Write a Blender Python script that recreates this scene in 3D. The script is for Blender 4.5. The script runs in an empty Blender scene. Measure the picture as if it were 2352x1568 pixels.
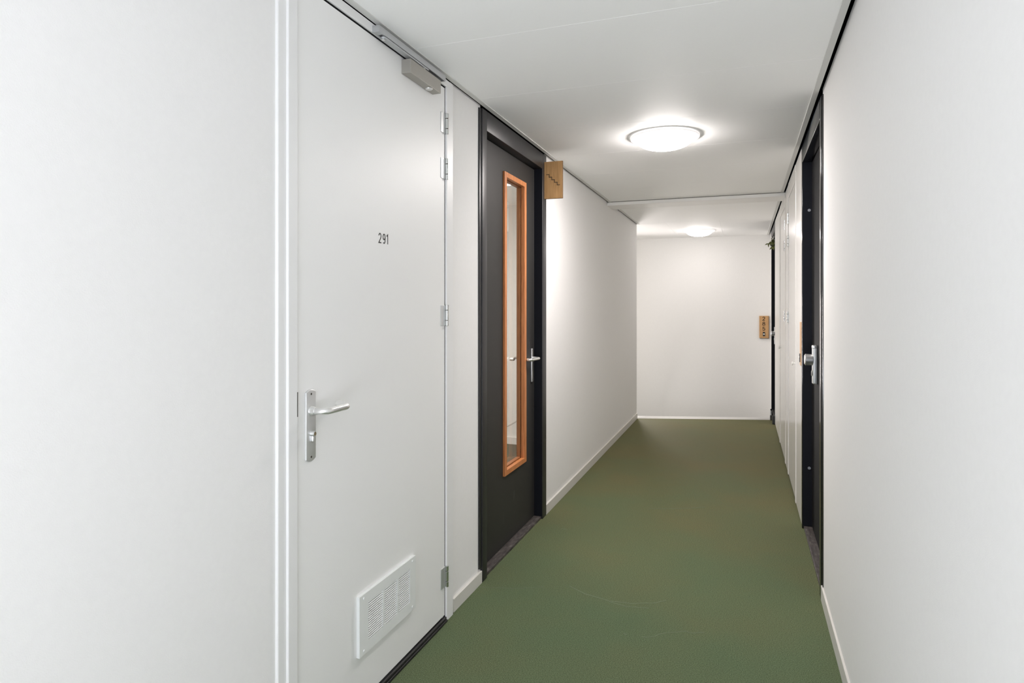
import bpy, bmesh, math, random
from mathutils import Vector, Matrix

random.seed(7)
scene = bpy.context.scene
COL = scene.collection

# ------------------------------------------------------------------ camera
CAM_H = 1.40
FOCAL = 1463.0                      # pixels on the 2352 wide frame
cam_d = bpy.data.cameras.new('camera')
cam_d.sensor_width = 36.0
cam_d.lens = FOCAL / 2352.0 * 36.0
cam_d.shift_y = -82.0 / 2352.0
cam_d.clip_start = 0.02
cam = bpy.data.objects.new('camera', cam_d)
COL.objects.link(cam)
cam.location = (0, 0, CAM_H)
cam.rotation_euler = (math.radians(90), 0, math.atan((1709 - 1176) / FOCAL))
scene.camera = cam

# ------------------------------------------------------------------ world, daylight, exposure
scene.view_settings.view_transform = 'Standard'
scene.view_settings.look = 'None'
scene.view_settings.gamma = 1.0
scene.view_settings.use_curve_mapping = False
scene.view_settings.exposure = 0.24
scene.cycles.max_bounces = 24
scene.cycles.diffuse_bounces = 16
scene.cycles.glossy_bounces = 8

world = bpy.data.worlds.new('daylight')
scene.world = world
world.use_nodes = True
bg = world.node_tree.nodes['Background']
bg.inputs['Color'].default_value = (0.75, 0.87, 1.0, 1)
bg.inputs['Strength'].default_value = 1.0


def area_light(name, loc, rot, sx, sy, power, color, shape='RECTANGLE'):
    l = bpy.data.lights.new(name, 'AREA')
    l.shape = shape
    l.size = sx
    if shape in ('RECTANGLE', 'ELLIPSE'):
        l.size_y = sy
    l.energy = power
    l.color = color
    o = bpy.data.objects.new(name, l)
    COL.objects.link(o)
    o.location = loc
    o.rotation_euler = rot
    return o


R90 = math.radians(90)
LAMP = (1.0, 0.935, 0.91)
DAY = (0.875, 0.90, 1.0)
LAMP_EMIT = 50.0
FAR_LAMP_EMIT = 24.0
# unseen uplight added to brighten the ceiling, then the row's next lamp
area_light('ceiling_fill_light', (-0.45, -1.55, 0.25), (math.radians(152), 0, 0), 1.4, 1.3, 55, DAY)
area_light('corridor_lamp_light', (-0.45, -1.13, 2.36), (0, 0, 0), 0.34, 0.34, 12, LAMP, 'DISK')
area_light('recess_fill_light', (-1.70, 9.40, 0.92), Vector((0.38, -0.92, -0.12)).to_track_quat('-Z', 'Y').to_euler(), 0.30, 1.4, 31, LAMP)  # unseen light added behind the corner to brighten the far corridor
area_light('stairwell_lamp_light', (-2.3, 3.9, 2.36), (0, 0, 0), 0.5, 0.5, 45, LAMP, 'DISK')

# ------------------------------------------------------------------ materials


def mat(name, color, rough=0.5, metal=0.0, spec=0.5, noise=0.0, nscale=200, bump=0.0, bscale=300,
        emit=None, emit_strength=0, coat=0.0):
    m = bpy.data.materials.new(name)
    m.use_nodes = True
    nt = m.node_tree
    b = nt.nodes['Principled BSDF']
    b.inputs['Base Color'].default_value = (*color, 1)
    b.inputs['Roughness'].default_value = rough
    b.inputs['Metallic'].default_value = metal
    b.inputs['Specular IOR Level'].default_value = spec
    b.inputs['Coat Weight'].default_value = coat
    tc = nt.nodes.new('ShaderNodeTexCoord')
    if noise > 0:
        n = nt.nodes.new('ShaderNodeTexNoise')
        n.inputs['Scale'].default_value = nscale
        n.inputs['Detail'].default_value = 3
        r = nt.nodes.new('ShaderNodeValToRGB')
        r.color_ramp.elements[0].position = 0.3
        r.color_ramp.elements[1].position = 0.7
        r.color_ramp.elements[0].color = (*[c * (1 - noise) for c in color], 1)
        r.color_ramp.elements[1].color = (*[min(1, c * (1 + noise)) for c in color], 1)
        nt.links.new(tc.outputs['Object'], n.inputs['Vector'])
        nt.links.new(n.outputs['Fac'], r.inputs['Fac'])
        nt.links.new(r.outputs['Color'], b.inputs['Base Color'])
    if bump > 0:
        n2 = nt.nodes.new('ShaderNodeTexNoise')
        n2.inputs['Scale'].default_value = bscale
        n2.inputs['Detail'].default_value = 2
        bp = nt.nodes.new('ShaderNodeBump')
        bp.inputs['Strength'].default_value = bump
        bp.inputs['Distance'].default_value = 0.002
        nt.links.new(tc.outputs['Object'], n2.inputs['Vector'])
        nt.links.new(n2.outputs['Fac'], bp.inputs['Height'])
        nt.links.new(bp.outputs['Normal'], b.inputs['Normal'])
    if emit:
        b.inputs['Emission Color'].default_value = (*emit, 1)
        b.inputs['Emission Strength'].default_value = emit_strength
    return m


def wood_mat(name, c1, c2, axis_scale, rough=0.45, wave=6.0):
    m = bpy.data.materials.new(name)
    m.use_nodes = True
    nt = m.node_tree
    b = nt.nodes['Principled BSDF']
    b.inputs['Roughness'].default_value = rough
    tc = nt.nodes.new('ShaderNodeTexCoord')
    mp = nt.nodes.new('ShaderNodeMapping')
    mp.inputs['Scale'].default_value = axis_scale
    n = nt.nodes.new('ShaderNodeTexNoise')
    n.inputs['Scale'].default_value = wave
    n.inputs['Detail'].default_value = 6
    n.inputs['Distortion'].default_value = 0.6
    r = nt.nodes.new('ShaderNodeValToRGB')
    r.color_ramp.elements[0].position = 0.32
    r.color_ramp.elements[1].position = 0.68
    r.color_ramp.elements[0].color = (*c1, 1)
    r.color_ramp.elements[1].color = (*c2, 1)
    nt.links.new(tc.outputs['Object'], mp.inputs['Vector'])
    nt.links.new(mp.outputs['Vector'], n.inputs['Vector'])
    nt.links.new(n.outputs['Fac'], r.inputs['Fac'])
    nt.links.new(r.outputs['Color'], b.inputs['Base Color'])
    return m


def carpet_mat(name):
    m = bpy.data.materials.new(name)
    m.use_nodes = True
    nt = m.node_tree
    b = nt.nodes['Principled BSDF']
    b.inputs['Roughness'].default_value = 0.85
    b.inputs['Specular IOR Level'].default_value = 0.25
    tc = nt.nodes.new('ShaderNodeTexCoord')
    fine = nt.nodes.new('ShaderNodeTexNoise')
    fine.inputs['Scale'].default_value = 260
    fine.inputs['Detail'].default_value = 4
    fine.inputs['Roughness'].default_value = 0.7
    r1 = nt.nodes.new('ShaderNodeValToRGB')
    r1.color_ramp.elements[0].position = 0.37
    r1.color_ramp.elements[1].position = 0.64
    r1.color_ramp.elements[0].color = (0.046, 0.070, 0.031, 1)
    r1.color_ramp.elements[1].color = (0.160, 0.206, 0.112, 1)
    big = nt.nodes.new('ShaderNodeTexNoise')
    big.inputs['Scale'].default_value = 1.6
    big.inputs['Detail'].default_value = 3
    r2 = nt.nodes.new('ShaderNodeValToRGB')
    r2.color_ramp.elements[0].position = 0.35
    r2.color_ramp.elements[1].position = 0.70
    r2.color_ramp.elements[0].color = (0.95, 1.0, 0.98, 1)
    r2.color_ramp.elements[1].color = (1.07, 1.0, 0.96, 1)
    # the far half of the run shifts to an olive brown
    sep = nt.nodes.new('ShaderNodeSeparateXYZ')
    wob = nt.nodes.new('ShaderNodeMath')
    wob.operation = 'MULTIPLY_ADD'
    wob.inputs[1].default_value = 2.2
    wear_or_tone = nt.nodes.new('ShaderNodeMapRange')
    wear_or_tone.inputs['From Min'].default_value = 3.6
    wear_or_tone.inputs['From Max'].default_value = 7.2
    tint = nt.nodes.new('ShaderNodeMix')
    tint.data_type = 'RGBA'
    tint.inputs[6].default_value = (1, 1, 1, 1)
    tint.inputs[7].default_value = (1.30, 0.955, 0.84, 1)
    mix2 = nt.nodes.new('ShaderNodeMix')
    mix2.data_type = 'RGBA'
    mix2.blend_type = 'MULTIPLY'
    mix2.inputs[0].default_value = 1.0
    mix = nt.nodes.new('ShaderNodeMix')
    mix.data_type = 'RGBA'
    mix.blend_type = 'MULTIPLY'
    mix.inputs[0].default_value = 1.0
    bp = nt.nodes.new('ShaderNodeBump')
    bp.inputs['Strength'].default_value = 0.5
    bp.inputs['Distance'].default_value = 0.002
    L = nt.links.new
    L(tc.outputs['Object'], fine.inputs['Vector'])
    L(tc.outputs['Object'], big.inputs['Vector'])
    L(fine.outputs['Fac'], r1.inputs['Fac'])
    L(big.outputs['Fac'], r2.inputs['Fac'])
    L(r1.outputs['Color'], mix.inputs[6])
    L(r2.outputs['Color'], mix.inputs[7])
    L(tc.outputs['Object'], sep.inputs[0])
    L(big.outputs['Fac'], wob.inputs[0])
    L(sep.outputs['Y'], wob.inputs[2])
    L(wob.outputs[0], wear_or_tone.inputs['Value'])
    L(wear_or_tone.outputs[0], tint.inputs[0])
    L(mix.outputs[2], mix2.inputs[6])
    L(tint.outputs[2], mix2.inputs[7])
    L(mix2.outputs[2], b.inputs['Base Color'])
    L(fine.outputs['Fac'], bp.inputs['Height'])
    L(bp.outputs['Normal'], b.inputs['Normal'])
    return m


def worn_sill_mat(name):
    m = bpy.data.materials.new(name)
    m.use_nodes = True
    nt = m.node_tree
    b = nt.nodes['Principled BSDF']
    b.inputs['Roughness'].default_value = 0.55
    tc = nt.nodes.new('ShaderNodeTexCoord')
    mp = nt.nodes.new('ShaderNodeMapping')
    mp.inputs['Scale'].default_value = (30, 9, 30)
    n = nt.nodes.new('ShaderNodeTexNoise')
    n.inputs['Scale'].default_value = 2.2
    n.inputs['Detail'].default_value = 7
    r = nt.nodes.new('ShaderNodeValToRGB')
    e = r.color_ramp.elements
    e[0].position = 0.35
    e[0].color = (0.035, 0.030, 0.028, 1)
    e[1].position = 0.62
    e[1].color = (0.10, 0.088, 0.082, 1)
    x = e.new(0.78)
    x.color = (0.24, 0.22, 0.21, 1)
    nt.links.new(tc.outputs['Object'], mp.inputs['Vector'])
    nt.links.new(mp.outputs['Vector'], n.inputs['Vector'])
    nt.links.new(n.outputs['Fac'], r.inputs['Fac'])
    nt.links.new(r.outputs['Color'], b.inputs['Base Color'])
    return m


WHITE = (0.835, 0.83, 0.825)
M = {
    'wall': mat('wall_paint', WHITE, 0.80, spec=0.20, noise=0.008, nscale=60, bump=0.12, bscale=350),
    'end_wall': mat('end_wall_paint', (0.85, 0.845, 0.832), 0.6, spec=0.3, noise=0.008, nscale=60, bump=0.12, bscale=350),
    'ceiling': mat('ceiling_panel', (0.95, 0.95, 0.945), 0.6, spec=0.3, noise=0.006, nscale=90, bump=0.05, bscale=250),
    'angle': mat('ceiling_angle', (0.66, 0.66, 0.64), 0.5),
    'void': mat('dark_void', (0.006, 0.006, 0.006), 0.9, spec=0.0),
    'strip': mat('bright_strip', (0.92, 0.91, 0.89), 0.4),
    'gap_grey': mat('gap_grey', (0.16, 0.155, 0.145), 0.8),
    'trim': mat('white_trim', (0.84, 0.83, 0.815), 0.4),
    'door_white': mat('white_door_lacquer', (0.86, 0.86, 0.855), 0.46, bump=0.10, bscale=420),
    'frame_white': mat('white_frame_lacquer', (0.82, 0.82, 0.82), 0.42),
    'closet': mat('closet_lacquer', (0.80, 0.785, 0.765), 0.22),
    'black': mat('black_lacquer', (0.020, 0.020, 0.022), 0.40, noise=0.05, nscale=300, bump=0.08, bscale=500),
    'black_leaf': mat('black_door_leaf', (0.026, 0.025, 0.024), 0.50, spec=0.35, bump=0.10, bscale=500),
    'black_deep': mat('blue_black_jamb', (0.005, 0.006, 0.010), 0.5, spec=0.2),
    'black_matte': mat('matte_black_leaf', (0.010, 0.010, 0.011), 0.7, spec=0.12),
    'black_gloss': mat('gloss_black_frame', (0.012, 0.012, 0.013), 0.14, spec=0.6),
    'skirting': mat('beige_white_skirting', (0.66, 0.645, 0.61), 0.45),
    'rubber': mat('black_rubber', (0.015, 0.015, 0.015), 0.55),
    'sill': worn_sill_mat('worn_sill'),
    'alu': mat('satin_aluminium', (0.80, 0.80, 0.80), 0.34, metal=0.9),
    'alu_lever': mat('anodised_lever', (0.86, 0.86, 0.85), 0.28, metal=0.85),
    'alu_plate': mat('anodised_plate', (0.70, 0.71, 0.71), 0.42, metal=0.75),
    'steel': mat('bright_steel', (0.75, 0.76, 0.75), 0.16, metal=1.0),
    'closer': mat('silver_closer_paint', (0.40, 0.38, 0.345), 0.42, metal=0.45),
    'rail': mat('silver_rail', (0.52, 0.53, 0.54), 0.40, metal=0.5),
    'brass': mat('dull_brass', (0.45, 0.38, 0.26), 0.35, metal=1.0),
    'dark_metal': mat('dark_metal', (0.10, 0.09, 0.08), 0.4, metal=0.8),
    'bead': wood_mat('varnished_wood', (0.42, 0.140, 0.040), (0.62, 0.245, 0.088), (22, 22, 1.4)),
    'bead_inner': wood_mat('varnished_wood_inner', (0.24, 0.085, 0.026), (0.36, 0.14, 0.045), (22, 22, 1.4)),
    'sign': wood_mat('oak_sign', (0.36, 0.200, 0.075), (0.50, 0.295, 0.125), (26, 26, 1.6), 0.5),
    'plaque': wood_mat('oak_plaque', (0.46, 0.255, 0.100), (0.62, 0.370, 0.165), (26, 26, 1.6), 0.5),
    'sign_edge': mat('dark_oak_edge', (0.14, 0.08, 0.035), 0.6),
    'ink': mat('black_lettering', (0.012, 0.010, 0.008), 0.5),
    'burnt': mat('burnt_engraving', (0.045, 0.022, 0.008), 0.6),
    'lamp_ring': mat('white_lamp_ring', (0.80, 0.80, 0.80), 0.35, emit=LAMP, emit_strength=0.5),  # faint glow added so the rim does not render dark
    'lamp_glow': mat('lit_opal_dome', (0.9, 0.9, 0.9), 0.3, emit=LAMP, emit_strength=LAMP_EMIT),
    'far_lamp_glow': mat('lit_opal_dome_far', (0.9, 0.9, 0.9), 0.3, emit=LAMP, emit_strength=FAR_LAMP_EMIT),
    'grille': mat('white_grille', (0.80, 0.82, 0.815), 0.4),
    'slot': mat('grille_slot', (0.012, 0.012, 0.012), 0.9, spec=0.1),
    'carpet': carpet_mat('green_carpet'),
    'crease': mat('pale_crease', (0.155, 0.19, 0.115), 0.9),
    'carpet_stair': mat('grey_green_floor', (0.085, 0.095, 0.070), 0.8, noise=0.25, nscale=120),
    'leaf': mat('mistletoe_leaf', (0.13, 0.15, 0.03), 0.45),
    'twig': mat('mistletoe_stem', (0.09, 0.10, 0.02), 0.6),
    'ribbon': mat('white_ribbon', (0.8, 0.78, 0.72), 0.5),
    'white_plastic': mat('white_plastic', (0.85, 0.85, 0.82), 0.3),
    'grey_screw': mat('grey_screw', (0.33, 0.34, 0.37), 0.45, metal=0.6),
}
_g = bpy.data.materials.new('clear_glass')
_g.use_nodes = True
_nt = _g.node_tree
_b = _nt.nodes['Principled BSDF']
_b.inputs['Base Color'].default_value = (0.93, 0.95, 0.92, 1)
_b.inputs['Roughness'].default_value = 0.0
_b.inputs['IOR'].default_value = 1.45
_b.inputs['Transmission Weight'].default_value = 1.0
M['glass'] = _g

# ------------------------------------------------------------------ mesh helpers


def box(bm, x0, x1, y0, y1, z0, z1, bev=0.0, seg=2):
    x0, x1 = min(x0, x1), max(x0, x1)
    y0, y1 = min(y0, y1), max(y0, y1)
    z0, z1 = min(z0, z1), max(z0, z1)
    v = [bm.verts.new(p) for p in ((x0, y0, z0), (x1, y0, z0), (x1, y1, z0), (x0, y1, z0),
                                   (x0, y0, z1), (x1, y0, z1), (x1, y1, z1), (x0, y1, z1))]
    f = [bm.faces.new([v[i] for i in q]) for q in
         ((0, 3, 2, 1), (4, 5, 6, 7), (0, 1, 5, 4), (1, 2, 6, 5), (2, 3, 7, 6), (3, 0, 4, 7))]
    if bev > 0:
        ed = list({e for ff in f for e in ff.edges})
        bmesh.ops.bevel(bm, geom=ed, offset=bev, segments=seg, profile=0.5, affect='EDGES')


def prism(bm, pts, direction):
    """Closed prism: polygon pts (3-D) swept along direction."""
    d = Vector(direction)
    a = [bm.verts.new(p) for p in pts]
    b = [bm.verts.new(Vector(p) + d) for p in pts]
    n = len(pts)
    bm.faces.new(a)
    bm.faces.new(list(reversed(b)))
    for i in range(n):
        bm.faces.new((a[i], b[i], b[(i + 1) % n], a[(i + 1) % n]))


def basis(axis):
    a = Vector(axis).normalized()
    h = Vector((0, 0, 1)) if abs(a.z) < 0.9 else Vector((1, 0, 0))
    u = a.cross(h).normalized()
    return a, u, a.cross(u).normalized()


def cyl(bm, p0, p1, r0, r1=None, seg=24, bev=0.0):
    r1 = r0 if r1 is None else r1
    p0, p1 = Vector(p0), Vector(p1)
    a, u, w = basis(p1 - p0)
    rings = [(p0, r0), (p1, r1)]
    if bev > 0:
        rings = [(p0, r0 - bev), (p0 + a * bev, r0), (p1 - a * bev, r1), (p1, r1 - bev)]
    R = []
    for p, r in rings:
        R.append([bm.verts.new(p + (u * math.cos(2 * math.pi * k / seg) + w * math.sin(2 * math.pi * k / seg)) * r)
                  for k in range(seg)])
    for i in range(len(R) - 1):
        for k in range(seg):
            bm.faces.new((R[i][k], R[i][(k + 1) % seg], R[i + 1][(k + 1) % seg], R[i + 1][k]))
    bm.faces.new(list(reversed(R[0])))
    bm.faces.new(R[-1])


def tube(bm, pts, radii, seg=18, sq=(1.0, 1.0)):
    """Sweep a round section along pts; rounded ends."""
    pts = [Vector(p) for p in pts]
    n = len(pts)
    if not isinstance(radii, (list, tuple)):
        radii = [radii] * n
    # rounded caps
    t0 = (pts[0] - pts[1]).normalized()
    t1 = (pts[-1] - pts[-2]).normalized()
    P, Rr = [], []
    for k in (1.0, 0.8, 0.45):
        P.append(pts[0] + t0 * radii[0] * 0.5 * k)
        Rr.append(radii[0] * math.sqrt(max(0.02, 1 - k * k)))
    P += pts
    Rr += list(radii)
    for k in (0.45, 0.8, 1.0):
        P.append(pts[-1] + t1 * radii[-1] * 0.5 * k)
        Rr.append(radii[-1] * math.sqrt(max(0.02, 1 - k * k)))
    rings = []
    prev = None
    for i, p in enumerate(P):
        a = (P[min(i + 1, len(P) - 1)] - P[max(i - 1, 0)]).normalized()
        up = Vector((0, 0, 1)) if abs(a.z) < 0.95 else Vector((1, 0, 0))
        u = (up - a * up.dot(a)).normalized()
        if prev is not None:
            u = (prev - a * prev.dot(a))
            u = u.normalized() if u.length > 1e-6 else prev
        prev = u
        w = a.cross(u)
        rings.append([bm.verts.new(p + (u * math.cos(2 * math.pi * k / seg) * sq[0] +
                                        w * math.sin(2 * math.pi * k / seg) * sq[1]) * Rr[i]) for k in range(seg)])
    for i in range(len(rings) - 1):
        for k in range(seg):
            bm.faces.new((rings[i][k], rings[i][(k + 1) % seg], rings[i + 1][(k + 1) % seg], rings[i + 1][k]))
    bm.faces.new(list(reversed(rings[0])))
    bm.faces.new(rings[-1])


def smooth_path(pts, r, n=6):
    """Round the corners of a polyline."""
    pts = [Vector(p) for p in pts]
    out = [pts[0]]
    for i in range(1, len(pts) - 1):
        a, b, c = pts[i - 1], pts[i], pts[i + 1]
        rr = min(r, (a - b).length * 0.48, (c - b).length * 0.48)
        p = b + (a - b).normalized() * rr
        q = b + (c - b).normalized() * rr
        for k in range(n + 1):
            t = k / n
            out.append(p * (1 - t) ** 2 + b * 2 * t * (1 - t) + q * t * t)
    out.append(pts[-1])
    return out


def lathe(bm, prof, centre, seg=64):
    """Revolve (r, z) profile about the vertical through centre."""
    c = Vector(centre)
    rings = []
    for r, z in prof:
        if r < 1e-6:
            rings.append([bm.verts.new(c + Vector((0, 0, z)))])
        else:
            rings.append([bm.verts.new(c + Vector((r * math.cos(2 * math.pi * k / seg),
                                                   r * math.sin(2 * math.pi * k / seg), z))) for k in range(seg)])
    for i in range(len(rings) - 1):
        a, b = rings[i], rings[i + 1]
        for k in range(seg):
            k2 = (k + 1) % seg
            if len(a) == 1 and len(b) == 1:
                continue
            if len(a) == 1:
                bm.faces.new((a[0], b[k], b[k2]))
            elif len(b) == 1:
                bm.faces.new((a[k], b[0], a[k2]))
            else:
                bm.faces.new((a[k], b[k], b[k2], a[k2]))


def ribbon(bm, pts, w, o, u, v, nrm, th, closed=False):
    """Flat stroke of width w along 2-D pts mapped to o + u*x + v*y, raised th along nrm."""
    n = len(pts)
    P = [Vector((p[0], p[1])) for p in pts]
    Ls, Rs = [], []
    for i in range(n):
        if closed:
            a, b = P[(i - 1) % n], P[(i + 1) % n]
            d0, d1 = (P[i] - a).normalized(), (b - P[i]).normalized()
        else:
            d0 = (P[i] - P[i - 1]).normalized() if i > 0 else (P[1] - P[0]).normalized()
            d1 = (P[i + 1] - P[i]).normalized() if i < n - 1 else d0
        n0, n1 = Vector((-d0.y, d0.x)), Vector((-d1.y, d1.x))
        m = (n0 + n1).normalized()
        k = (w / 2) / max(0.4, m.dot(n0))
        Ls.append(P[i] + m * k)
        Rs.append(P[i] - m * k)
    o, u, v, nrm = Vector(o), Vector(u), Vector(v), Vector(nrm)

    def mk(q, h):
        return bm.verts.new(o + u * q.x + v * q.y + nrm * h)
    L0 = [mk(q, 0) for q in Ls]
    R0 = [mk(q, 0) for q in Rs]
    L1 = [mk(q, th) for q in Ls]
    R1 = [mk(q, th) for q in Rs]
    rng = range(n) if closed else range(n - 1)
    for i in rng:
        j = (i + 1) % n
        bm.faces.new((L1[i], R1[i], R1[j], L1[j]))
        bm.faces.new((L0[j], R0[j], R0[i], L0[i]))
        bm.faces.new((L0[i], L1[i], L1[j], L0[j]))
        bm.faces.new((R0[j], R1[j], R1[i], R0[i]))
    if not closed:
        bm.faces.new((L0[0], R0[0], R1[0], L1[0]))
        bm.faces.new((R0[-1], L0[-1], L1[-1], R1[-1]))


def arc(cx, cy, rx, ry, a0, a1, n=14):
    return [(cx + rx * math.cos(math.radians(a0 + (a1 - a0) * k / n)),
             cy + ry * math.sin(math.radians(a0 + (a1 - a0) * k / n))) for k in range(n + 1)]


# strokes of the digits in a 0.6 x 1.0 cell
DIGITS = {
    '1': [([(0.10, 0.80), (0.34, 0.96), (0.34, 0.0)], False)],
    '2': [(arc(0.29, 0.70, 0.23, 0.255, 170, -35) + [(0.07, 0.05), (0.56, 0.05)], False)],
    '5': [([(0.50, 0.95), (0.14, 0.95), (0.10, 0.50)] + arc(0.29, 0.335, 0.25, 0.285, 130, -150), False)],
    '8': [(arc(0.30, 0.73, 0.205, 0.215, 0, 350), True), (arc(0.30, 0.275, 0.25, 0.245, 0, 350), True)],
    '9': [(arc(0.30, 0.68, 0.23, 0.27, 0, 350), True), (arc(0.30, 0.38, 0.23, 0.335, 30, -130) , False),
          ([(0.53, 0.68), (0.525, 0.50)], False)],
}


def digit(bm, ch, o, u, v, nrm, h, w, th):
    u, v = Vector(u) * h, Vector(v) * h
    for pts, cl in DIGITS[ch]:
        ribbon(bm, pts, w, o, u, v, nrm, th, cl)


def finish(name, bm, material, parent=None, smooth=False, extra=()):
    """Link bm as one mesh object; a child shares its parent's origin."""
    base = Vector((0, 0, 0))
    if parent is not None:
        r = parent
        while r.parent is not None:
            r = r.parent
        base = r.location
        bmesh.ops.translate(bm, verts=bm.verts, vec=-base)
    bmesh.ops.recalc_face_normals(bm, faces=bm.faces)
    me = bpy.data.meshes.new(name)
    bm.to_mesh(me)
    bm.free()
    me.materials.append(material)
    for m in extra:
        me.materials.append(m)
    if smooth:
        for p in me.polygons:
            p.use_smooth = True
        try:
            me.set_sharp_from_angle(angle=math.radians(38))
        except Exception:
            pass
    o = bpy.data.objects.new(name, me)
    COL.objects.link(o)
    if parent is not None:
        o.parent = parent
    return o


def boxes(name, lst, material, parent=None, bev=0.0):
    bm = bmesh.new()
    for b in lst:
        box(bm, *b, bev=bev)
    return finish(name, bm, material, parent)


def thing(name, loc, label, cat, group=None, kind=None):
    o = bpy.data.objects.new(name, None)
    o.empty_display_size = 0.05
    COL.objects.link(o)
    o.location = loc
    o['label'] = label
    o['category'] = cat
    if group:
        o['group'] = group
    if kind:
        o['kind'] = kind
    return o


def tag(o, label, cat, kind=None, group=None):
    o['label'] = label
    o['category'] = cat
    if kind:
        o['kind'] = kind
    if group:
        o['group'] = group
    return o


def struct(o, label, cat):
    return tag(o, label, cat, 'structure')


# ------------------------------------------------------------------ dimensions
XL, XLW = -1.2435, -1.2555        # left: face of frames and baseboards / face of the wall
XR, XRW = 0.343, 0.3515            # right, likewise
ZC = 2.411                        # underside of the ceiling panels
ZA = 2.407                        # underside of the ceiling angle
YB = -2.6                         # wall behind the camera
YC = 7.98                         # left wall ends here
YE = 9.76                         # far end wall
ZLOW = -0.36                      # lower landing beyond the floor edge
ZTL, ZTR = 2.416, 2.430           # wall tops behind the shadow gap
EDGE_L, EDGE_R = (XLW, 7.975), (0.345, 8.445)   # skew edge of the corridor floor

# ------------------------------------------------------------------ floor
bm = bmesh.new()
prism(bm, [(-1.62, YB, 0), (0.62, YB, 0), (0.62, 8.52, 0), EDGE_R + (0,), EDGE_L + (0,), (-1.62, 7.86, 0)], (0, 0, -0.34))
floor = struct(finish('floor', bm, M['carpet']), 'creased green carpet floor running the length of the corridor', 'floor')

bm = bmesh.new()
creases = [
    ([(1100, 1348), (1180, 1352), (1250, 1348)], 0.002),
    ([(1308, 1346), (1345, 1364), (1400, 1380), (1450, 1386), (1500, 1385), (1530, 1379)], 0.0035),
    ([(1400, 1382), (1440, 1393), (1490, 1397)], 0.003),
    ([(1432, 1455), (1440, 1457)], 0.003),
    ([(1475, 1462), (1484, 1464), (1498, 1463), (1520, 1455), (1548, 1452), (1575, 1450), (1592, 1454), (1618, 1452)], 0.0028),
    ([(1490, 1168), (1560, 1168), (1620, 1165)], 0.004),
    ([(1290, 1214), (1302, 1216)], 0.004),
]
_c, _s = math.cos(cam.rotation_euler.z), math.sin(cam.rotation_euler.z)
for px, w in creases:
    pts = []
    for x, y in px:
        d = CAM_H * FOCAL / (y - 702.0)
        u = (x - 1176) / FOCAL * d
        pts.append((u * _c - d * _s, u * _s + d * _c))
    fine = []
    for a, b in zip(pts[:-1], pts[1:]):
        for k in range(4):
            t = k / 4
            fine.append((a[0] + (b[0] - a[0]) * t + random.uniform(-1, 1) * 0.0015,
                         a[1] + (b[1] - a[1]) * t + random.uniform(-1, 1) * 0.0015))
    fine.append(pts[-1])
    ribbon(bm, fine, w, (0, 0, 0.0), (1, 0, 0), (0, 1, 0), (0, 0, 1), 0.0012)
o = finish('carpet_crease', bm, M['crease'], floor)
o['label'] = 'pale wrinkle lines in the green carpet'

# white nosing on the skew floor edge, and the landing below it
bm = bmesh.new()
a, b = Vector(EDGE_L + (0,)), Vector(EDGE_R + (0,))
n = Vector((-(b - a).y, (b - a).x, 0)).normalized()
up = Vector((0, 0, 0.021))
prism(bm, [a, a + n * 0.030 + up, a + n * 0.045 + up, a + n * 0.045], b - a)
prism(bm, [a + n * 0.012 + Vector((0, 0, -0.30)), b + n * 0.012 + Vector((0, 0, -0.30)), b + n * 0.03 + Vector((0, 0, -0.30)), a + n * 0.03 + Vector((0, 0, -0.30))], (0, 0, 0.30))
struct(finish('trim_1', bm, M['strip']), 'bright white strip edging the carpet below the far end wall', 'edge strip')
o = boxes('floor_landing', [(-2.7, 0.62, 7.4, 9.95, ZLOW - 0.05, ZLOW)], M['carpet_stair'])
struct(o, 'lower landing floor beyond the white edge strip', 'floor')

# ------------------------------------------------------------------ walls
o = boxes('wall_left', [
    (-1.36, XLW, YB, 1.475, 0, ZTL), (-1.36, XLW, 2.622, 2.976, 0, ZTL),
    (-1.36, XLW, 4.085, YC, 0, ZTL), (-1.36, XLW, 7.70, YC, ZLOW, 0.0)], M['wall'])
struct(o, 'smooth white left wall of the corridor', 'wall')
o = boxes('wall_right', [
    (XRW, 0.50, YB, 3.350, 0, ZTR), (XRW, 0.50, 9.24, YE, ZLOW, ZTR)], M['wall'])
struct(o, 'smooth white right wall nearest the camera', 'wall')
o = boxes('wall_end', [(-2.7, 0.50, YE, YE + 0.12, ZLOW, 2.60)], M['end_wall'])
struct(o, 'plain off-white wall closing the far end of the corridor', 'wall')
o = boxes('wall_alcove', [(-2.7, -2.6, YC, YE, ZLOW, 2.60), (-2.7, -1.36, YC - 0.08, YC, ZLOW, 2.60)], M['end_wall'])
struct(o, 'white wall of the recess beyond the corner of the left wall', 'wall')
o = boxes('wall_back', [
    (-1.36, -1.10, YB - 0.12, YB, 0, 2.5), (0.20, 0.50, YB - 0.12, YB, 0, 2.5),
    (-1.10, 0.20, YB - 0.12, YB, 0, 0.25), (-1.10, 0.20, YB - 0.12, YB, 2.25, 2.5)], M['wall'])
struct(o, 'white wall around the window behind the camera', 'wall')
bm = bmesh.new()
for q in ((-1.10, -1.04, 0.25, 2.25), (0.14, 0.20, 0.25, 2.25), (-1.04, 0.14, 0.25, 0.31), (-1.04, 0.14, 2.19, 2.25),
          (-0.48, -0.42, 0.31, 2.19)):
    box(bm, q[0], q[1], YB - 0.09, YB - 0.03, q[2], q[3])
w1 = struct(finish('window_1', bm, M['frame_white']), 'white framed window behind the camera', 'window')
boxes('window_pane', [(-1.04, 0.14, YB - 0.07, YB - 0.064, 0.31, 2.19)], M['glass'], w1)

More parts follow.
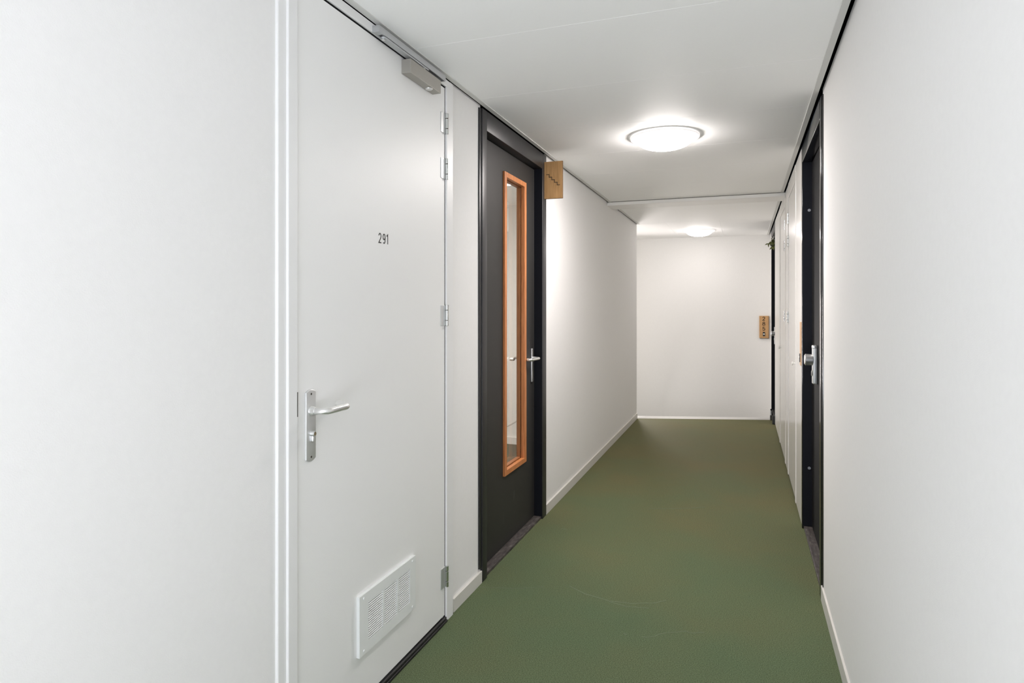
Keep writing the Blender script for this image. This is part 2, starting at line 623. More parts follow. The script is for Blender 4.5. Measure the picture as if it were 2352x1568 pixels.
# ------------------------------------------------------------------ ceiling
bm = bmesh.new()
seams = [YB, -1.675, -1.025, -0.375, 0.275, 0.925, 1.575, 2.225, 2.875, 3.525, 4.175, 4.825, 5.475, 6.125, 6.42, 7.955]
for y0, y1 in zip(seams[:-1], seams[1:]):
    box(bm, -1.2395, 0.331, y0 + 0.0004, y1 - 0.0004, ZC, ZC + 0.02, bev=0.0007, seg=1)
xs = [-2.6, -1.525, -0.90, -0.275, 0.331]
for x0, x1 in zip(xs[:-1], xs[1:]):
    box(bm, x0 + 0.0005, x1 - 0.0005, 7.957, YE, ZC, ZC + 0.02, bev=0.0008, seg=1)
ceil = struct(finish('ceiling', bm, M['ceiling']), 'white panelled ceiling of the corridor', 'ceiling')
boxes('ceiling_void', [(-2.75, 0.62, YB - 0.12, 9.95, 2.50, 2.62),
                       (-1.36, -1.25, YB - 0.1, YC - 0.02, 2.45, 2.50), (0.345, 0.62, YB - 0.1, YE, 2.455, 2.50)], M['void'], ceil)

# metal angle carrying the panels along the shadow gap
o = boxes('trim_2', [(-1.239, -1.215, YB, 6.15, ZA, ZA + 0.0045), (-1.239, -1.215, 6.43, YC - 0.02, ZA, ZA + 0.0045)], M['angle'])
struct(o, 'grey metal angle along the left edge of the ceiling', 'ceiling trim')
o = boxes('trim_3', [(0.306, 0.331, YB, 6.15, ZA, ZA + 0.0045), (0.306, 0.331, 6.43, YE, ZA, ZA + 0.0045)], M['angle'])
struct(o, 'grey metal angle along the right edge of the ceiling', 'ceiling trim')

# boxed strip across the ceiling
bm = bmesh.new()
box(bm, XLW, XRW - 0.002, 6.15, 6.43, 2.374, 2.4055, bev=0.003)
beam = struct(finish('trim_4', bm, M['trim']), 'shallow white box strip crossing the ceiling between the two lamps', 'ceiling beam')
boxes('shadow_gap', [(XL + 0.004, XRW - 0.006, 6.154, 6.428, 2.4050, ZC + 0.004)], M['gap_grey'], beam)

# ------------------------------------------------------------------ baseboards


def baseboard(name, xa, xb, y0, y1, label, h=0.062):
    bm = bmesh.new()
    box(bm, xa, xb, y0, y1, 0, h, bev=0.0018)
    return struct(finish(name, bm, M['skirting']), label, 'baseboard')


baseboard('baseboard_left', XLW - 0.001, XL, 2.640, 2.974, 'short white baseboard between the white door and the black stair door')
baseboard('baseboard_left_far', XLW - 0.001, XL, 4.087, 7.972, 'long white baseboard on the left wall beyond the black stair door', 0.066)
baseboard('baseboard_left_near', XLW - 0.001, XL, YB, 1.47, 'white baseboard on the left wall beside the camera')
baseboard('baseboard_right', XR, XRW + 0.001, YB, 3.348, 'white baseboard on the right wall in front of the black door', 0.073)

# ------------------------------------------------------------------ door 291 (white service door)
d1 = thing('door_1', (XL, 2.05, 0), 'white flush door numbered 291 with louvre grille and overhead closer', 'door', kind='structure')
XD = -1.247                       # leaf face
XF = -1.239                       # frame face
bm = bmesh.new()
box(bm, XD - 0.04, XD, 1.5555, 2.5505, 0.030, 2.3645, bev=0.0012)
finish('door_leaf', bm, M['door_white'], d1)
bm = bmesh.new()
# near jamb with its two rounded steps
box(bm, -1.36, -1.2465, 1.475, 1.516, 0, ZA - 0.004, bev=0.004, seg=3)
box(bm, -1.36, XF, 1.5105, 1.5525, 0, ZA - 0.004, bev=0.003, seg=3)
box(bm, -1.36, XF, 2.5565, 2.622, 0, ZA - 0.004, bev=0.003, seg=3)
box(bm, -1.36, XF, 1.5525, 2.5565, 2.371, ZA - 0.004, bev=0.002)
finish('door_frame', bm, M['frame_white'], d1)
boxes('gap_shade_strip', [(-1.36, -1.262, 1.548, 1.5565, 0.02, 2.373), (-1.36, -1.2482, 2.5552, 2.559, 0.02, 2.3705), (-1.36, -1.2466, 1.5535, 2.5552, 2.3692, 2.3725)], M['rubber'], d1)  # black strips stand in for the shade in the door gaps
bm = bmesh.new()
box(bm, -1.32, -1.2345, 1.5525, 2.5565, 0, 0.011, bev=0.002)
box(bm, -1.2535, -1.2385, 1.5525, 2.5565, 0.011, 0.023, bev=0.005, seg=3)
finish('threshold', bm, M['rubber'], d1)
# strike cut-out in the frame edge
boxes('strike_plate', [(XF - 0.012, XF + 0.0006, 1.5492, 1.5523, 1.072, 1.145)], M['dark_metal'], d1)

# lever on its long plate
PY = 1.617
pts = []
for k in range(9):
    t = -1 + 2 * k / 8
    pts.append((0, PY + 0.0235 * t, 1.145 - 0.008 * t * t))
for k in range(9):
    t = 1 - 2 * k / 8
    pts.append((0, PY + 0.0235 * t, 0.925 + 0.008 * t * t))
bm = bmesh.new()
prism(bm, [(XD, p[1], p[2]) for p in pts], (0.006, 0, 0))
bmesh.ops.recalc_face_normals(bm, faces=bm.faces)
ed = [e for e in bm.edges if all(abs(v.co.x - (XD + 0.006)) < 1e-6 for v in e.verts)]
bmesh.ops.bevel(bm, geom=ed, offset=0.003, segments=3, profile=0.5, affect='EDGES')
plate = finish('handle_plate', bm, M['alu_plate'], d1, True)
bm = bmesh.new()
path = smooth_path([(XD + 0.004, PY, 1.079), (XD + 0.058, PY + 0.002, 1.079), (XD + 0.060, PY + 0.118, 1.080),
                    (XD + 0.016, PY + 0.121, 1.086)], 0.026, 8)
tube(bm, path, [0.0125] + [0.0102] * (len(path) - 2) + [0.0100], seg=20)
cyl(bm, (XD + 0.005, PY, 1.079), (XD + 0.022, PY, 1.079), 0.0145, 0.0122)
finish('lever', bm, M['alu_lever'], plate, True)
bm = bmesh.new()
cyl(bm, (XD + 0.004, PY + 0.002, 1.010), (XD + 0.017, PY + 0.002, 1.010), 0.0087, seg=24, bev=0.0008)
box(bm, XD + 0.004, XD + 0.015, PY - 0.003, PY + 0.007, 0.985, 1.008, bev=0.0035, seg=3)
cyl(bm, (XD + 0.016, PY + 0.002, 1.010), (XD + 0.0185, PY + 0.002, 1.010), 0.0062, seg=20)
lk = finish('lock_cylinder', bm, M['alu'], plate, True)
bm = bmesh.new()
cyl(bm, (XD + 0.0186, PY + 0.002, 1.010), (XD + 0.0190, PY + 0.002, 1.010), 0.0056, seg=20)
box(bm, XD + 0.0188, XD + 0.0194, PY + 0.0012, PY + 0.0028, 1.0055, 1.0145)
finish('keyhole', bm, M['brass'], plate)
for z in (1.131, 0.939):
    bm = bmesh.new()
    cyl(bm, (XD + 0.0055, PY, z), (XD + 0.0068, PY, z), 0.0034, seg=14, bev=0.0005)
    box(bm, XD + 0.0066, XD + 0.0071, PY - 0.0026, PY + 0.0026, z - 0.0006, z + 0.0006)
    finish('screw', bm, M['dark_metal'], plate)


def hinge(parent, x, y, z0, z1, sgn, leaf_side):
    """Three-knuckle butt hinge; sgn points to the corridor, leaf_side along y."""
    bm = bmesh.new()
    h = z1 - z0
    cuts = [(z0, z0 + h * 0.25), (z0 + h * 0.275, z0 + h * 0.735), (z0 + h * 0.76, z1)]
    for a, b in cuts:
        cyl(bm, (x, y, a), (x, y, b), 0.0075, seg=18, bev=0.0008)
    hb = finish('hinge', bm, M['steel'], parent, True)
    bm = bmesh.new()
    cyl(bm, (x, y, z0 + 0.001), (x, y, z1 - 0.001), 0.0062, seg=14)
    finish('hinge_pin', bm, M['dark_metal'], hb, True)
    bm = bmesh.new()
    box(bm, x - sgn * 0.0055, x - sgn * 0.0085, y, y + leaf_side * 0.046, z0 + 0.002, z1 - 0.002, bev=0.0008, seg=1)
    finish('hinge_leaf', bm, M['alu_plate'], hb)
    return hb


for z0, z1 in ((2.160, 2.252), (1.959, 2.051), (1.311, 1.404), (0.155, 0.248)):
    hinge(d1, -1.2385, 2.5560, z0, z1, 1, -1)

# louvre grille
gy0, gy1, gz0, gz1 = 1.868, 2.264, 0.193, 0.402
gx = XD + 0.012
bm = bmesh.new()
win = [(1.931, 2.026), (2.039, 2.134), (2.146, 2.232)]
wz0, wz1 = 0.232, 0.366
win = [(1.923, 2.019), (2.0305, 2.1195), (2.131, 2.217)]
box(bm, XD, gx, gy0, win[0][0], gz0, gz1)
box(bm, XD, gx, win[0][1], win[1][0], wz0, wz1)
box(bm, XD, gx, win[1][1], win[2][0], wz0, wz1)
box(bm, XD, gx, win[2][1], gy1, gz0, gz1)
box(bm, XD, gx, win[0][0], win[2][1], gz0, wz0)
box(bm, XD, gx, win[0][0], win[2][1], wz1, gz1)
NS = 17
pit = (wz1 - wz0) / NS
for y0, y1 in win:
    for k in range(NS):
        z = wz0 + pit * (k + 0.5)
        # slat sloping down towards the corridor
        prism(bm, [(gx - 0.0050, y0, z + pit * 0.20), (gx - 0.0036, y0, z + pit * 0.25), (gx - 0.0008, y0, z + pit * 0.0),
                   (gx - 0.0008, y0, z - pit * 0.24), (gx - 0.0020, y0, z - pit * 0.24)], (0, y1 - y0, 0))
g = finish('ventilation_grille', bm, M['grille'], d1)
boxes('grille_slot', [(XD, XD + 0.0015, win[0][0], win[2][1], wz0, wz1)], M['slot'], g)
for y, z in ((gy0 + 0.026, gz1 - 0.014), (gy1 - 0.026, gz1 - 0.014), (gy0 + 0.026, gz0 + 0.014), (gy1 - 0.026, gz0 + 0.014)):
    bm = bmesh.new()
    cyl(bm, (gx - 0.0005, y, z), (gx + 0.0022, y, z), 0.0048, 0.0036, seg=16)
    finish('screw', bm, M['grille'], g, True)

# number on the leaf
bm = bmesh.new()
for ch, y in zip('291', (2.0065, 2.0345, 2.0590)):
    digit(bm, ch, (XD + 0.0001, y, 1.6285), (0, 0.90, 0), (0, 0, 1), (1, 0, 0), 0.0365, 0.115, 0.0008)
finish('number_lettering', bm, M['ink'], d1)

# overhead closer: body on the leaf, slide rail on the frame head, arm between
bm = bmesh.new()
box(bm, XD, -1.2070, 2.172, 2.434, 2.299, 2.3535, bev=0.0015)
cl = finish('door_closer', bm, M['closer'], d1)
bm = bmesh.new()
cyl(bm, (-1.226, 2.360, 2.2992), (-1.226, 2.360, 2.2945), 0.0155, 0.0145, seg=28, bev=0.001)
finish('adjuster_cap', bm, M['alu'], cl, True)
bm = bmesh.new()
ry0, ry1, rx = 1.953, 2.487, -1.2105
box(bm, XF, rx, ry0, ry1, 2.3885, 2.3925)
box(bm, XF, XF + 0.006, ry0, ry1, 2.369, 2.389)
box(bm, rx - 0.0035, rx, ry0, ry1, 2.369, 2.389)
box(bm, XF + 0.006, rx - 0.0035, ry0, ry0 + 0.028, 2.369, 2.389)
box(bm, XF + 0.006, rx - 0.0035, ry1 - 0.004, ry1, 2.369, 2.389)
rl = finish('closer_rail', bm, M['rail'], cl)
boxes('rail_slot', [(XF + 0.006, rx - 0.0035, ry0 + 0.028, ry1 - 0.004, 2.384, 2.3883)], M['void'], cl)
bm = bmesh.new()
ya, yb = 2.000, 2.330
pts = [(-1.222 + 0.0115 * math.cos(math.radians(a)), ya + 0.0115 * math.sin(math.radians(a)), 2.360) for a in range(180, 361, 20)]
pts += [(-1.2105, yb, 2.360), (-1.2335, yb, 2.360)]
prism(bm, pts, (0, 0, 0.006))
finish('closer_arm', bm, M['rail'], cl)
bm = bmesh.new()
cyl(bm, (-1.222, ya, 2.3605), (-1.222, ya, 2.3565), 0.0062, seg=18, bev=0.001)
cyl(bm, (-1.222, yb - 0.03, 2.3525), (-1.222, yb - 0.03, 2.3605), 0.010, seg=18)
cyl(bm, (-1.222, ya, 2.365), (-1.222, ya, 2.386), 0.006, seg=14)
finish('pivot_screw', bm, M['alu'], cl, True)

# ------------------------------------------------------------------ black door sets


def black_door(name, side, y0, y1, near_w, far_w, loc, label, strip, top=2.300, zbot=0.0, window=False, wear_or_tone=False,
               frame_mat='black', leaf_mat='black_leaf'):
    """Frame, leaf and sill; depth runs from the frame face into the wall."""
    f = XL if side < 0 else XR
    X = (lambda d: f - d) if side < 0 else (lambda d: f + d)
    root = thing(name, loc, label, 'door', kind='structure')
    ztop = ZA - 0.006
    ya, yb = y0 + near_w, y1 - far_w
    bm = bmesh.new()
    box(bm, X(0), X(0.115), y0, ya, zbot, ztop, bev=0.006 if frame_mat == 'black_gloss' else 0.002, seg=4)
    box(bm, X(0), X(0.115), yb, y1, zbot, ztop, bev=0.002, seg=3)
    box(bm, X(0), X(0.115), ya - 0.002, yb + 0.002, top, ztop, bev=0.002, seg=3)
    box(bm, X(0.013), X(0.0045), strip[0], strip[1], 0.075, ztop - 0.004, bev=0.001)
    fr = finish('door_frame', bm, M[frame_mat], root, True)
    bm = bmesh.new()
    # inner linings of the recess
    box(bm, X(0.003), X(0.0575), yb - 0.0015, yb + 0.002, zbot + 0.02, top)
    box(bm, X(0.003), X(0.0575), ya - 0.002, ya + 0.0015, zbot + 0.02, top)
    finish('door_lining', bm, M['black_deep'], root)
    bm = bmesh.new()
    box(bm, X(0.010), X(0.115), ya - 0.001, yb + 0.001, zbot - 0.002, zbot + 0.016, bev=0.002)
    finish('door_sill', bm, M['sill'] if wear_or_tone else M['rubber'], root)
    d0, d1_ = 0.0565, 0.111
    bm = bmesh.new()
    if window:
        wy0, wy1, wz0, wz1 = window
        box(bm, X(d0), X(d1_), ya + 0.003, wy0, zbot + 0.02, top - 0.004)
        box(bm, X(d0), X(d1_), wy1, yb - 0.003, zbot + 0.02, top - 0.004)
        box(bm, X(d0), X(d1_), wy0, wy1, zbot + 0.02, wz0)
        box(bm, X(d0), X(d1_), wy0, wy1, wz1, top - 0.004)
    else:
        box(bm, X(d0), X(d1_), ya + 0.003, yb - 0.003, zbot + 0.02, top - 0.004, bev=0.001)
    leaf = finish('door_leaf', bm, M[leaf_mat], root)
    return root, fr, leaf, X


# stair door with the tall glazed slot
SY0, SY1 = 2.976, 4.085
gw = (3.425, 3.795, 0.440, 2.160)
d2, d2f, d2l, X = black_door('door_2', -1, SY0, SY1, 0.062, 0.087, (XL, 3.53, 0),
                             'black stair door with a tall wood framed glass slot', (2.950, 2.974), window=gw, wear_or_tone=True)
o_y0, o_y1, o_z0, o_z1 = 3.415, 3.803, 0.420, 2.173
wf = 0.036
bm = bmesh.new()
xa, xb = X(0.0565 - 0.0125), X(0.0565 + 0.012)
for q in ((o_y0, o_y0 + wf, o_z0, o_z1), (o_y1 - wf, o_y1, o_z0, o_z1), (o_y0 + wf, o_y1 - wf, o_z0, o_z0 + 0.030), (o_y0 + wf, o_y1 - wf, o_z1 - 0.030, o_z1)):
    box(bm, xa, xb, *q, bev=0.0015)
beadf = finish('glazing_frame', bm, M['bead'], d2)
bm = bmesh.new()
i0, i1, j0, j1 = o_y0 + wf - 0.004, o_y1 - wf + 0.004, o_z0 + 0.026, o_z1 - 0.026
xa, xb = X(0.0565 + 0.0150), X(0.0565 + 0.040)
for q in ((i0, i0 + 0.010, j0, j1), (i1 - 0.010, i1, j0, j1), (i0 + 0.010, i1 - 0.010, j0, j0 + 0.010), (i0 + 0.010, i1 - 0.010, j1 - 0.010, j1)):
    box(bm, xa, xb, *q, bev=0.001)
finish('glazing_bead', bm, M['bead_inner'], beadf)
boxes('glass_pane', [(X(0.0975), X(0.1035), gw[0], gw[1], gw[2], gw[3])], M['glass'], beadf)
# lever handles on both faces
for face, sg, zz in ((X(0.0565), 1, 1.060), (X(0.111), -1, 1.060)):
    bm = bmesh.new()
    hy = 3.935
    box(bm, face, face + sg * 0.009, hy - 0.014, hy + 0.014, 0.905, 1.123, bev=0.004, seg=3)
    pl = finish('handle_plate', bm, M['alu'], d2, True)
    bm = bmesh.new()
    path = smooth_path([(face + sg * 0.004, hy, zz), (face + sg * 0.056, hy, zz), (face + sg * 0.050, hy - 0.075, zz), (face + sg * 0.046, hy - 0.135, zz),
                        (face + sg * 0.020, hy - 0.140, zz + 0.001)], 0.022, 8)
    tube(bm, path, 0.0098, seg=18)
    finish('lever', bm, M['alu_lever'], pl, True)
    if sg > 0:
        for z in (1.108, 0.920):
            bm = bmesh.new()
            cyl(bm, (face + 0.0085, hy, z), (face + 0.0098, hy, z), 0.0035, seg=12)
            finish('screw', bm, M['dark_metal'], pl)
# scuffs on the lower leaf and by the lever
bm = bmesh.new()
xs_ = X(0.0565) + 0.0003
for pts, w in (([(3.42, 0.150), (3.43, 0.175), (3.425, 0.20)], 0.004), ([(3.60, 0.235), (3.605, 0.262), (3.615, 0.285)], 0.006),
               ([(3.61, 0.150), (3.612, 0.160)], 0.006),
               ([(3.885, 1.13), (3.888, 1.155), (3.884, 1.185)], 0.003), ([(3.90, 1.14), (3.897, 1.165)], 0.003)):
    ribbon(bm, pts, w, (xs_ - 0.0003, 0, 0), (0, 1, 0), (0, 0, 1), (1, 0, 0), 0.0004)
finish('scuff_mark', bm, mat('grey_scuff', (0.075, 0.073, 0.072), 0.7), d2l)

# right door next to the camera
d3, d3f, d3l, X = black_door('door_3', 1, 3.350, 4.435, 0.060, 0.045, (XR, 3.89, 0),
                             'black apartment door with silver security plate on the right wall', (3.318, 3.346), frame_mat='black_gloss', leaf_mat='black_matte', wear_or_tone=True)
for z in (1.998, 0.383):
    bm = bmesh.new()
    cyl(bm, (X(0.041), 4.3896, z), (X(0.041), 4.3860, z), 0.0095, 0.0085, seg=20)
    cyl(bm, (X(0.041), 4.3862, z), (X(0.041), 4.3850, z), 0.004, seg=12)
    finish('security_stud', bm, M['grey_screw'], d3f, True)


def security_set(root, X, y, z):
    d = 0.0565
    bm = bmesh.new()
    box(bm, X(d), X(d - 0.026), y - 0.022, y + 0.022, z - 0.1405, z + 0.0835, bev=0.006, seg=4)
    pl = finish('security_plate', bm, M['alu_plate'], root, True)
    bm = bmesh.new()
    box(bm, X(d - 0.003), X(d - 0.0272), y - 0.0226, y + 0.0226, z + 0.066, z + 0.0850, bev=0.004, seg=3)
    finish('plate_cap', bm, M['alu_lever'], pl, True)
    bm = bmesh.new()
    cyl(bm, (X(d - 0.022), y, z), (X(d - 0.064), y, z), 0.0315, 0.0335, seg=40, bev=0.002)
    cyl(bm, (X(d - 0.0635), y, z), (X(d - 0.0675), y, z), 0.0315, 0.027, seg=40)
    finish('knob', bm, M['alu'], pl, True)
    bm = bmesh.new()
    cyl(bm, (X(d - 0.024), y, z - 0.079), (X(d - 0.0305), y, z - 0.079), 0.0165, seg=24, bev=0.001)
    finish('lock_cylinder', bm, M['steel'], pl, True)


security_set(d3, X, 4.088, 1.0855)

# far right door, number 285
d4, d4f, d4l, X = black_door('door_4', 1, 8.115, 9.235, 0.060, 0.060, (XR, 8.68, 0),
                             'black apartment door at the far end beside the number 285', (8.09, 8.112), leaf_mat='black_matte')
bm = bmesh.new()
box(bm, X(0.0565), X(0.111), 8.18, 9.17, ZLOW, 0.02)
box(bm, X(0.0), X(0.115), 9.175, 9.235, ZLOW, 0.0)
box(bm, X(0.10), X(0.115), 8.05, 9.25, ZLOW, 0.0)
finish('door_base_panel', bm, M['black_leaf'], d4)
bm = bmesh.new()
box(bm, 0.3135, 0.350, 8.118, 8.160, 0.0, 0.10, bev=0.003)
finish('frame_foot', bm, M['black'], d4)
security_set(d4, X, 9.05, 1.035)

# ------------------------------------------------------------------ meter cupboards on the right wall
bm = bmesh.new()
zt = 2.345
box(bm, XR, 0.46, 4.437, 4.935, 0.014, 2.400, bev=0.001)
box(bm, XR - 0.004, 0.46, 4.885, 4.935, 0.014, zt, bev=0.002)
box(bm, XR - 0.004, 0.46, 5.695, 5.760, 0.014, zt, bev=0.002)
box(bm, XR, 0.46, 5.760, 6.075, 0.014, 2.400)
box(bm, XR - 0.004, 0.46, 6.075, 6.138, 0.014, zt, bev=0.002)
box(bm, XR - 0.004, 0.46, 6.990, 7.050, 0.014, zt, bev=0.002)
box(bm, XR, 0.46, 7.050, 8.108, 0.014, 2.400)
box(bm, XR - 0.003, 0.46, 4.935, 5.695, 2.285, 2.400, bev=0.002)
box(bm, XR - 0.003, 0.46, 6.138, 6.990, 2.285, 2.400, bev=0.002)
box(bm, 0.40, 0.46, 4.935, 6.99, 0.014, 2.400)
tp = struct(finish('trim_5', bm, M['closet']), 'glossy white panelling around the two meter cupboard doors', 'wall panelling')
boxes('plinth', [(XR + 0.004, 0.46, 4.44, 8.105, 0.0, 0.016)], M['rubber'], tp)


def cupboard_door(name, y0, y1, hinge_y, knob_y, label):
    r = thing(name, (XR, (y0 + y1) / 2, 0), label, 'cupboard door', kind='structure')
    bm = bmesh.new()
    box(bm, XR + 0.001, XR + 0.02, y0 + 0.002, y1 - 0.002, 0.020, 2.281, bev=0.0015)
    lf = finish('door_leaf', bm, M['closet'], r)
    ls = -1 if hinge_y > knob_y else 1
    for z0, z1 in ((2.070, 2.160), (1.885, 1.975), (1.262, 1.352)):
        hinge(r, XR - 0.0055, hinge_y, z0, z1, -1, ls)
    bm = bmesh.new()
    cyl(bm, (XR + 0.001, knob_y, 0.985), (XR - 0.010, knob_y, 0.985), 0.007, 0.006, seg=16)
    cyl(bm, (XR - 0.009, knob_y, 0.985), (XR - 0.020, knob_y, 0.985), 0.012, 0.014, seg=24, bev=0.003)
    finish('knob', bm, M['white_plastic'], r, True)
    return r


cupboard_door('door_5', 4.937, 5.693, 5.694, 5.010, 'glossy white cupboard door next to the near black apartment door')
cupboard_door('door_6', 6.140, 6.988, 6.138, 6.860, 'glossy white cupboard door nearer the far end')

# ------------------------------------------------------------------ lamps


def lamp(x, y, label, glow):
    t = thing('ceiling_lamp', (x, y, ZC), label, 'lamp', 'round ceiling lamps')
    bm = bmesh.new()
    lathe(bm, [(0.0, 0.0), (0.198, 0.0), (0.202, -0.004), (0.202, -0.011), (0.198, -0.015), (0.172, -0.017), (0.170, -0.013), (0.0, -0.013)], (x, y, ZC))
    finish('lamp_ring', bm, M['lamp_ring'], t, True)
    bm = bmesh.new()
    prof = [(0.170, -0.0135)]
    for k in range(1, 13):
        a = k / 12 * math.pi / 2
        prof.append((0.170 * math.cos(a) if k < 12 else 0.0, -0.0135 - 0.067 * math.sin(a)))
    lathe(bm, prof, (x, y, ZC))
    finish('diffuser', bm, M[glow], t, True)
    if glow == 'lamp_glow':
        area_light('lamp_downlight', (x, y, ZC - 0.084), (0, 0, 0), 0.20, 0.20, 13, LAMP, 'DISK')
    return t


lamp(-0.445, 3.88, 'lit round white ceiling lamp in front of the box strip', 'lamp_glow')
lamp(-0.565, 8.90, 'lit round white ceiling lamp close to the far end wall', 'far_lamp_glow')

# ------------------------------------------------------------------ signs
SX0, SX1, SYY = -1.2430, -1.1185, 4.036
bm = bmesh.new()
box(bm, SX0, SX1, SYY, SYY + 0.012, 2.107, 2.351, bev=0.0008, seg=1)
sg = tag(finish('stair_sign', bm, M['sign']), 'wooden flag sign with a staircase symbol beside the black stair door', 'sign')
boxes('sign_edge', [(SX1 - 0.0003, SX1 + 0.0016, SYY + 0.0002, SYY + 0.0118, 2.1075, 2.3505), (SX0, SX1, SYY + 0.0002, SYY + 0.0118, 2.1055, 2.1073)], M['sign_edge'], sg)
bm = bmesh.new()
st = []
x, z = -1.2290, 2.2660
st = [(x, z)]
stp = 0.0186
for k in range(5):
    x += stp if k else 0.0195
    st.append((x, z))
    if k < 4:
        z -= 0.0180
        st.append((x, z))
ribbon(bm, st, 0.0040, (0, SYY, 0), (1, 0, 0), (0, 0, 1), (0, -1, 0), 0.0006)
finish('stair_symbol', bm, M['ink'], sg)

px0, px1, pz0, pz1 = 0.2050, 0.3270, 0.942, 1.256
bm = bmesh.new()
box(bm, px0, px1, YE - 0.022, YE, pz0, pz1, bev=0.001, seg=1)
pq = tag(finish('number_plaque', bm, M['plaque']), 'wooden plaque reading 285 with a doorbell on the far end wall', 'sign')
boxes('plaque_edge', [(px1 - 0.0005, px1 + 0.006, YE - 0.0215, YE - 0.001, pz0 - 0.008, pz1 - 0.001), (px0 + 0.008, px1, YE - 0.0215, YE - 0.001, pz0 - 0.008, pz0 + 0.0005)], M['sign_edge'], pq)
bm = bmesh.new()
for ch, z in (('2', 1.190), ('8', 1.119), ('5', 1.048)):
    digit(bm, ch, (0.2450, YE - 0.0220, z), (1.18, 0, 0), (0, 0, 1), (0, -1, 0), 0.052, 0.16, 0.0008)
finish('number_lettering', bm, M['burnt'], pq)
bm = bmesh.new()
box(bm, 0.2510, 0.2800, YE - 0.032, YE - 0.0215, 0.968, 1.028, bev=0.002)
db = finish('doorbell', bm, M['rubber'], pq)
bm = bmesh.new()
cyl(bm, (0.2655, YE - 0.0315, 0.998), (0.2655, YE - 0.036, 0.998), 0.0095, seg=20, bev=0.001)
finish('bell_button', bm, M['white_plastic'], db, True)

bm = bmesh.new()
box(bm, XR - 0.0040, XR + 0.0005, 4.450, 4.530, 1.018, 1.296, bev=0.001, seg=1)
pq2 = tag(finish('number_plaque', bm, M['plaque']), 'wooden plaque seen edge-on beside the near black apartment door', 'sign')
bm = bmesh.new()
box(bm, XR - 0.0080, XR - 0.0038, 4.475, 4.505, 1.038, 1.092, bev=0.001)
db = finish('doorbell', bm, M['rubber'], pq2)
bm = bmesh.new()
cyl(bm, (XR - 0.0078, 4.490, 1.067), (XR - 0.0110, 4.490, 1.067), 0.0085, seg=18, bev=0.001)
finish('bell_button', bm, M['white_plastic'], db, True)

# ------------------------------------------------------------------ mistletoe on the far door
HX, HY = 0.352, 8.90
t = thing('hanging_mistletoe', (HX, HY, 2.30), 'sprig of green mistletoe on a white ribbon hanging from the far black door', 'plant')
bm = bmesh.new()
tube(bm, [(HX + 0.012, HY, 2.302), (HX + 0.008, HY, 2.285), (HX + 0.002, HY, 2.262)], 0.006, seg=8)
for sgn in (-1, 1):
    ribbon(bm, [(0, 0), (0.018, 0.016 * sgn + 0.004), (0.034, 0.002), (0.016, -0.010), (0, 0)], 0.007,
           (HX, HY - 0.004 + 0.006 * sgn, 2.262), (0.8 * sgn * -1, 0.3, 0), (0, 0, 1), (0, -1, 0), 0.002)
finish('ribbon_bow', bm, M['ribbon'], t)
bm = bmesh.new()
rnd = random.Random(5)
tips = []
for k in range(11):
    a = rnd.uniform(0, 2 * math.pi)
    dn = rnd.uniform(0.03, 0.10)
    sp = rnd.uniform(0.012, 0.048)
    p0 = Vector((HX, HY, 2.258))
    p2 = Vector((HX + sp * math.cos(a), HY + sp * math.sin(a), 2.258 - dn))
    if k == 0:
        p2 = Vector((HX - 0.055, HY - 0.01, 2.205))
    pm = (p0 + p2) / 2 + Vector((0.004, 0, 0.010))
    tube(bm, [p0, pm, p2], 0.0022, seg=6)
    tips.append((pm, p2))
stem = finish('stem', bm, M['twig'], t, True)
for k, (pm, p2) in enumerate(tips):
    for sgn in (-1, 1):
        bm = bmesh.new()
        d = (p2 - pm).normalized()
        side = d.cross(Vector((0.3, 1, 0.2))).normalized() * sgn
        ax = (d * 0.75 + side * 0.65).normalized()
        wd = ax.cross(Vector((0.2, 1, 0.1))).normalized()
        nn = ax.cross(wd).normalized()
        L = 0.034 + 0.010 * rnd.random()
        prev = None
        rows = []
        for i in range(6):
            tt = i / 5
            w = 0.0075 * math.sin(math.pi * (0.08 + 0.9 * tt)) + 0.0004
            c = p2 + ax * L * tt - Vector((0, 0, 1)) * 0.010 * tt * tt
            rows.append([bm.verts.new(c + wd * w + nn * 0.0007), bm.verts.new(c + nn * 0.0016), bm.verts.new(c - wd * w + nn * 0.0007),
                         bm.verts.new(c - nn * 0.0004)])
        for i in range(5):
            for j in range(4):
                bm.faces.new((rows[i][j], rows[i][(j + 1) % 4], rows[i + 1][(j + 1) % 4], rows[i + 1][j]))
        bm.faces.new(rows[0])
        bm.faces.new(list(reversed(rows[-1])))
        finish('leaf', bm, M['leaf'], t, True)

# ------------------------------------------------------------------ small door stop at the floor edge
t = thing('door_stop', (0.311, 8.415, 0), 'small dark door stop on the carpet edge beside the far black door', 'door stop')
bm = bmesh.new()
box(bm, 0.299, 0.323, 8.402, 8.428, 0.0, 0.060, bev=0.003)
finish('stop_block', bm, M['dark_metal'], t)
bm = bmesh.new()
box(bm, 0.301, 0.317, 8.406, 8.424, 0.059, 0.125, bev=0.003)
finish('stop_post', bm, M['alu_plate'], t)
bm = bmesh.new()
cyl(bm, (0.311, 8.415, 0.118), (0.311, 8.415, 0.138), 0.011, 0.009, seg=18, bev=0.002)
finish('rubber_buffer', bm, M['rubber'], t, True)

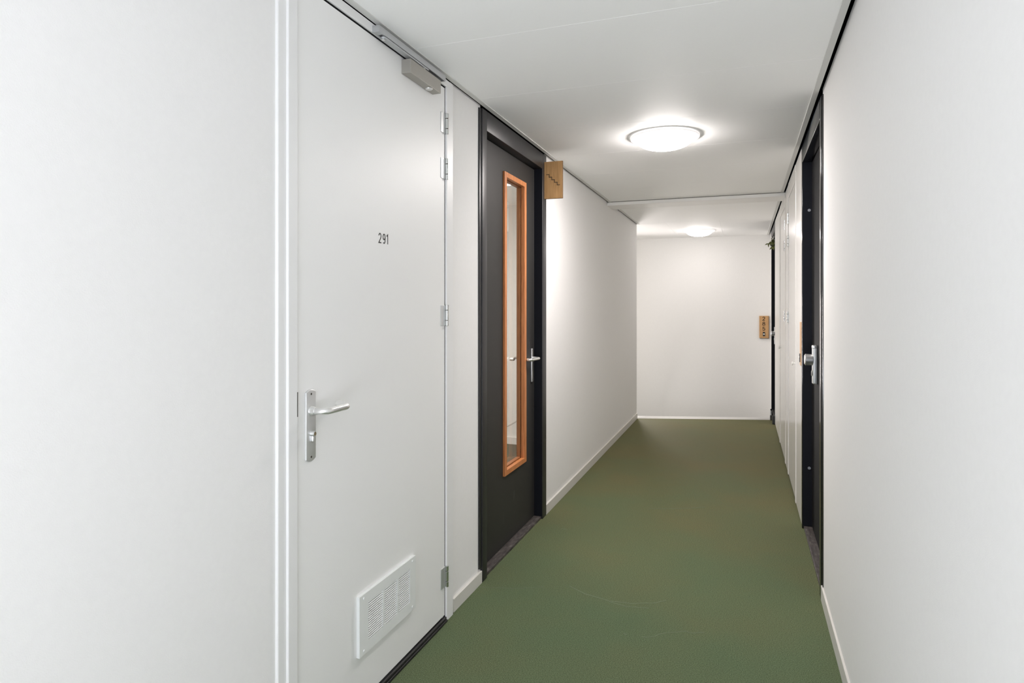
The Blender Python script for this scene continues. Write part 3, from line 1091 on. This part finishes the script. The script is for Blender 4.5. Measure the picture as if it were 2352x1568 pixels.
# ------------------------------------------------------------------ stairwell seen through the glass slot
o = boxes('wall_stairwell', [(-3.6, -1.36, 6.07, 6.17, 0, 2.60), (-3.7, -3.6, 2.4, 6.17, 0, 2.60), (-3.7, -1.36, 2.3, 2.4, 0, 2.60),
                             (-1.40, -1.361, 2.4, 2.98, 0, 2.60), (-1.40, -1.361, 4.08, 6.07, 0, 2.60), (-1.40, -1.361, 2.98, 4.08, 2.40, 2.60)], M['end_wall'])
struct(o, 'off-white stairwell wall behind the glass slot', 'wall')
o = boxes('floor_stairwell', [(-3.7, -1.625, 2.3, 6.17, -0.05, 0.0), (-1.63, -1.36, 2.3, 6.17, 0.0, 0.0015)], M['carpet_stair'])
struct(o, 'dark grey-green stairwell floor behind the glass slot', 'floor')
o = boxes('ceiling_stairwell', [(-3.7, -1.36, 2.3, 6.045, 2.425, 2.46), (-3.7, -1.36, 6.055, 6.07, 2.425, 2.46)], M['ceiling'])
struct(o, 'white stairwell ceiling behind the glass slot', 'ceiling')
o = boxes('baseboard_stairwell', [(-3.6, -1.40, 6.056, 6.071, 0, 0.068)], M['trim'])
struct(o, 'white baseboard of the stairwell behind the glass slot', 'baseboard')
bm = bmesh.new()
prism(bm, [(-2.46, 6.066, 0.068), (-2.443, 6.066, 0.068), (-1.45, 6.066, 0.650), (-1.45, 6.066, 0.664)], (0, 0.006, 0))
struct(finish('trim_6', bm, M['angle']), 'thin grey slanting line on the stairwell wall', 'stair trim')
t = thing('ceiling_spotlight', (-1.867, 5.03, 2.425), 'tiny lit spotlight on the stairwell ceiling behind the glass', 'lamp')
bm = bmesh.new()
lathe(bm, [(0.0, 0.0), (0.036, 0.0), (0.036, -0.006), (0.024, -0.008), (0.024, -0.004), (0.0, -0.004)], (-1.867, 5.03, 2.425), 28)
finish('spotlight_ring', bm, M['lamp_ring'], t, True)
bm = bmesh.new()
lathe(bm, [(0.0, -0.0045), (0.023, -0.0045), (0.020, -0.010), (0.0, -0.012)], (-1.867, 5.03, 2.425), 28)
finish('spotlight_bulb', bm, M['lamp_glow'], t, True)
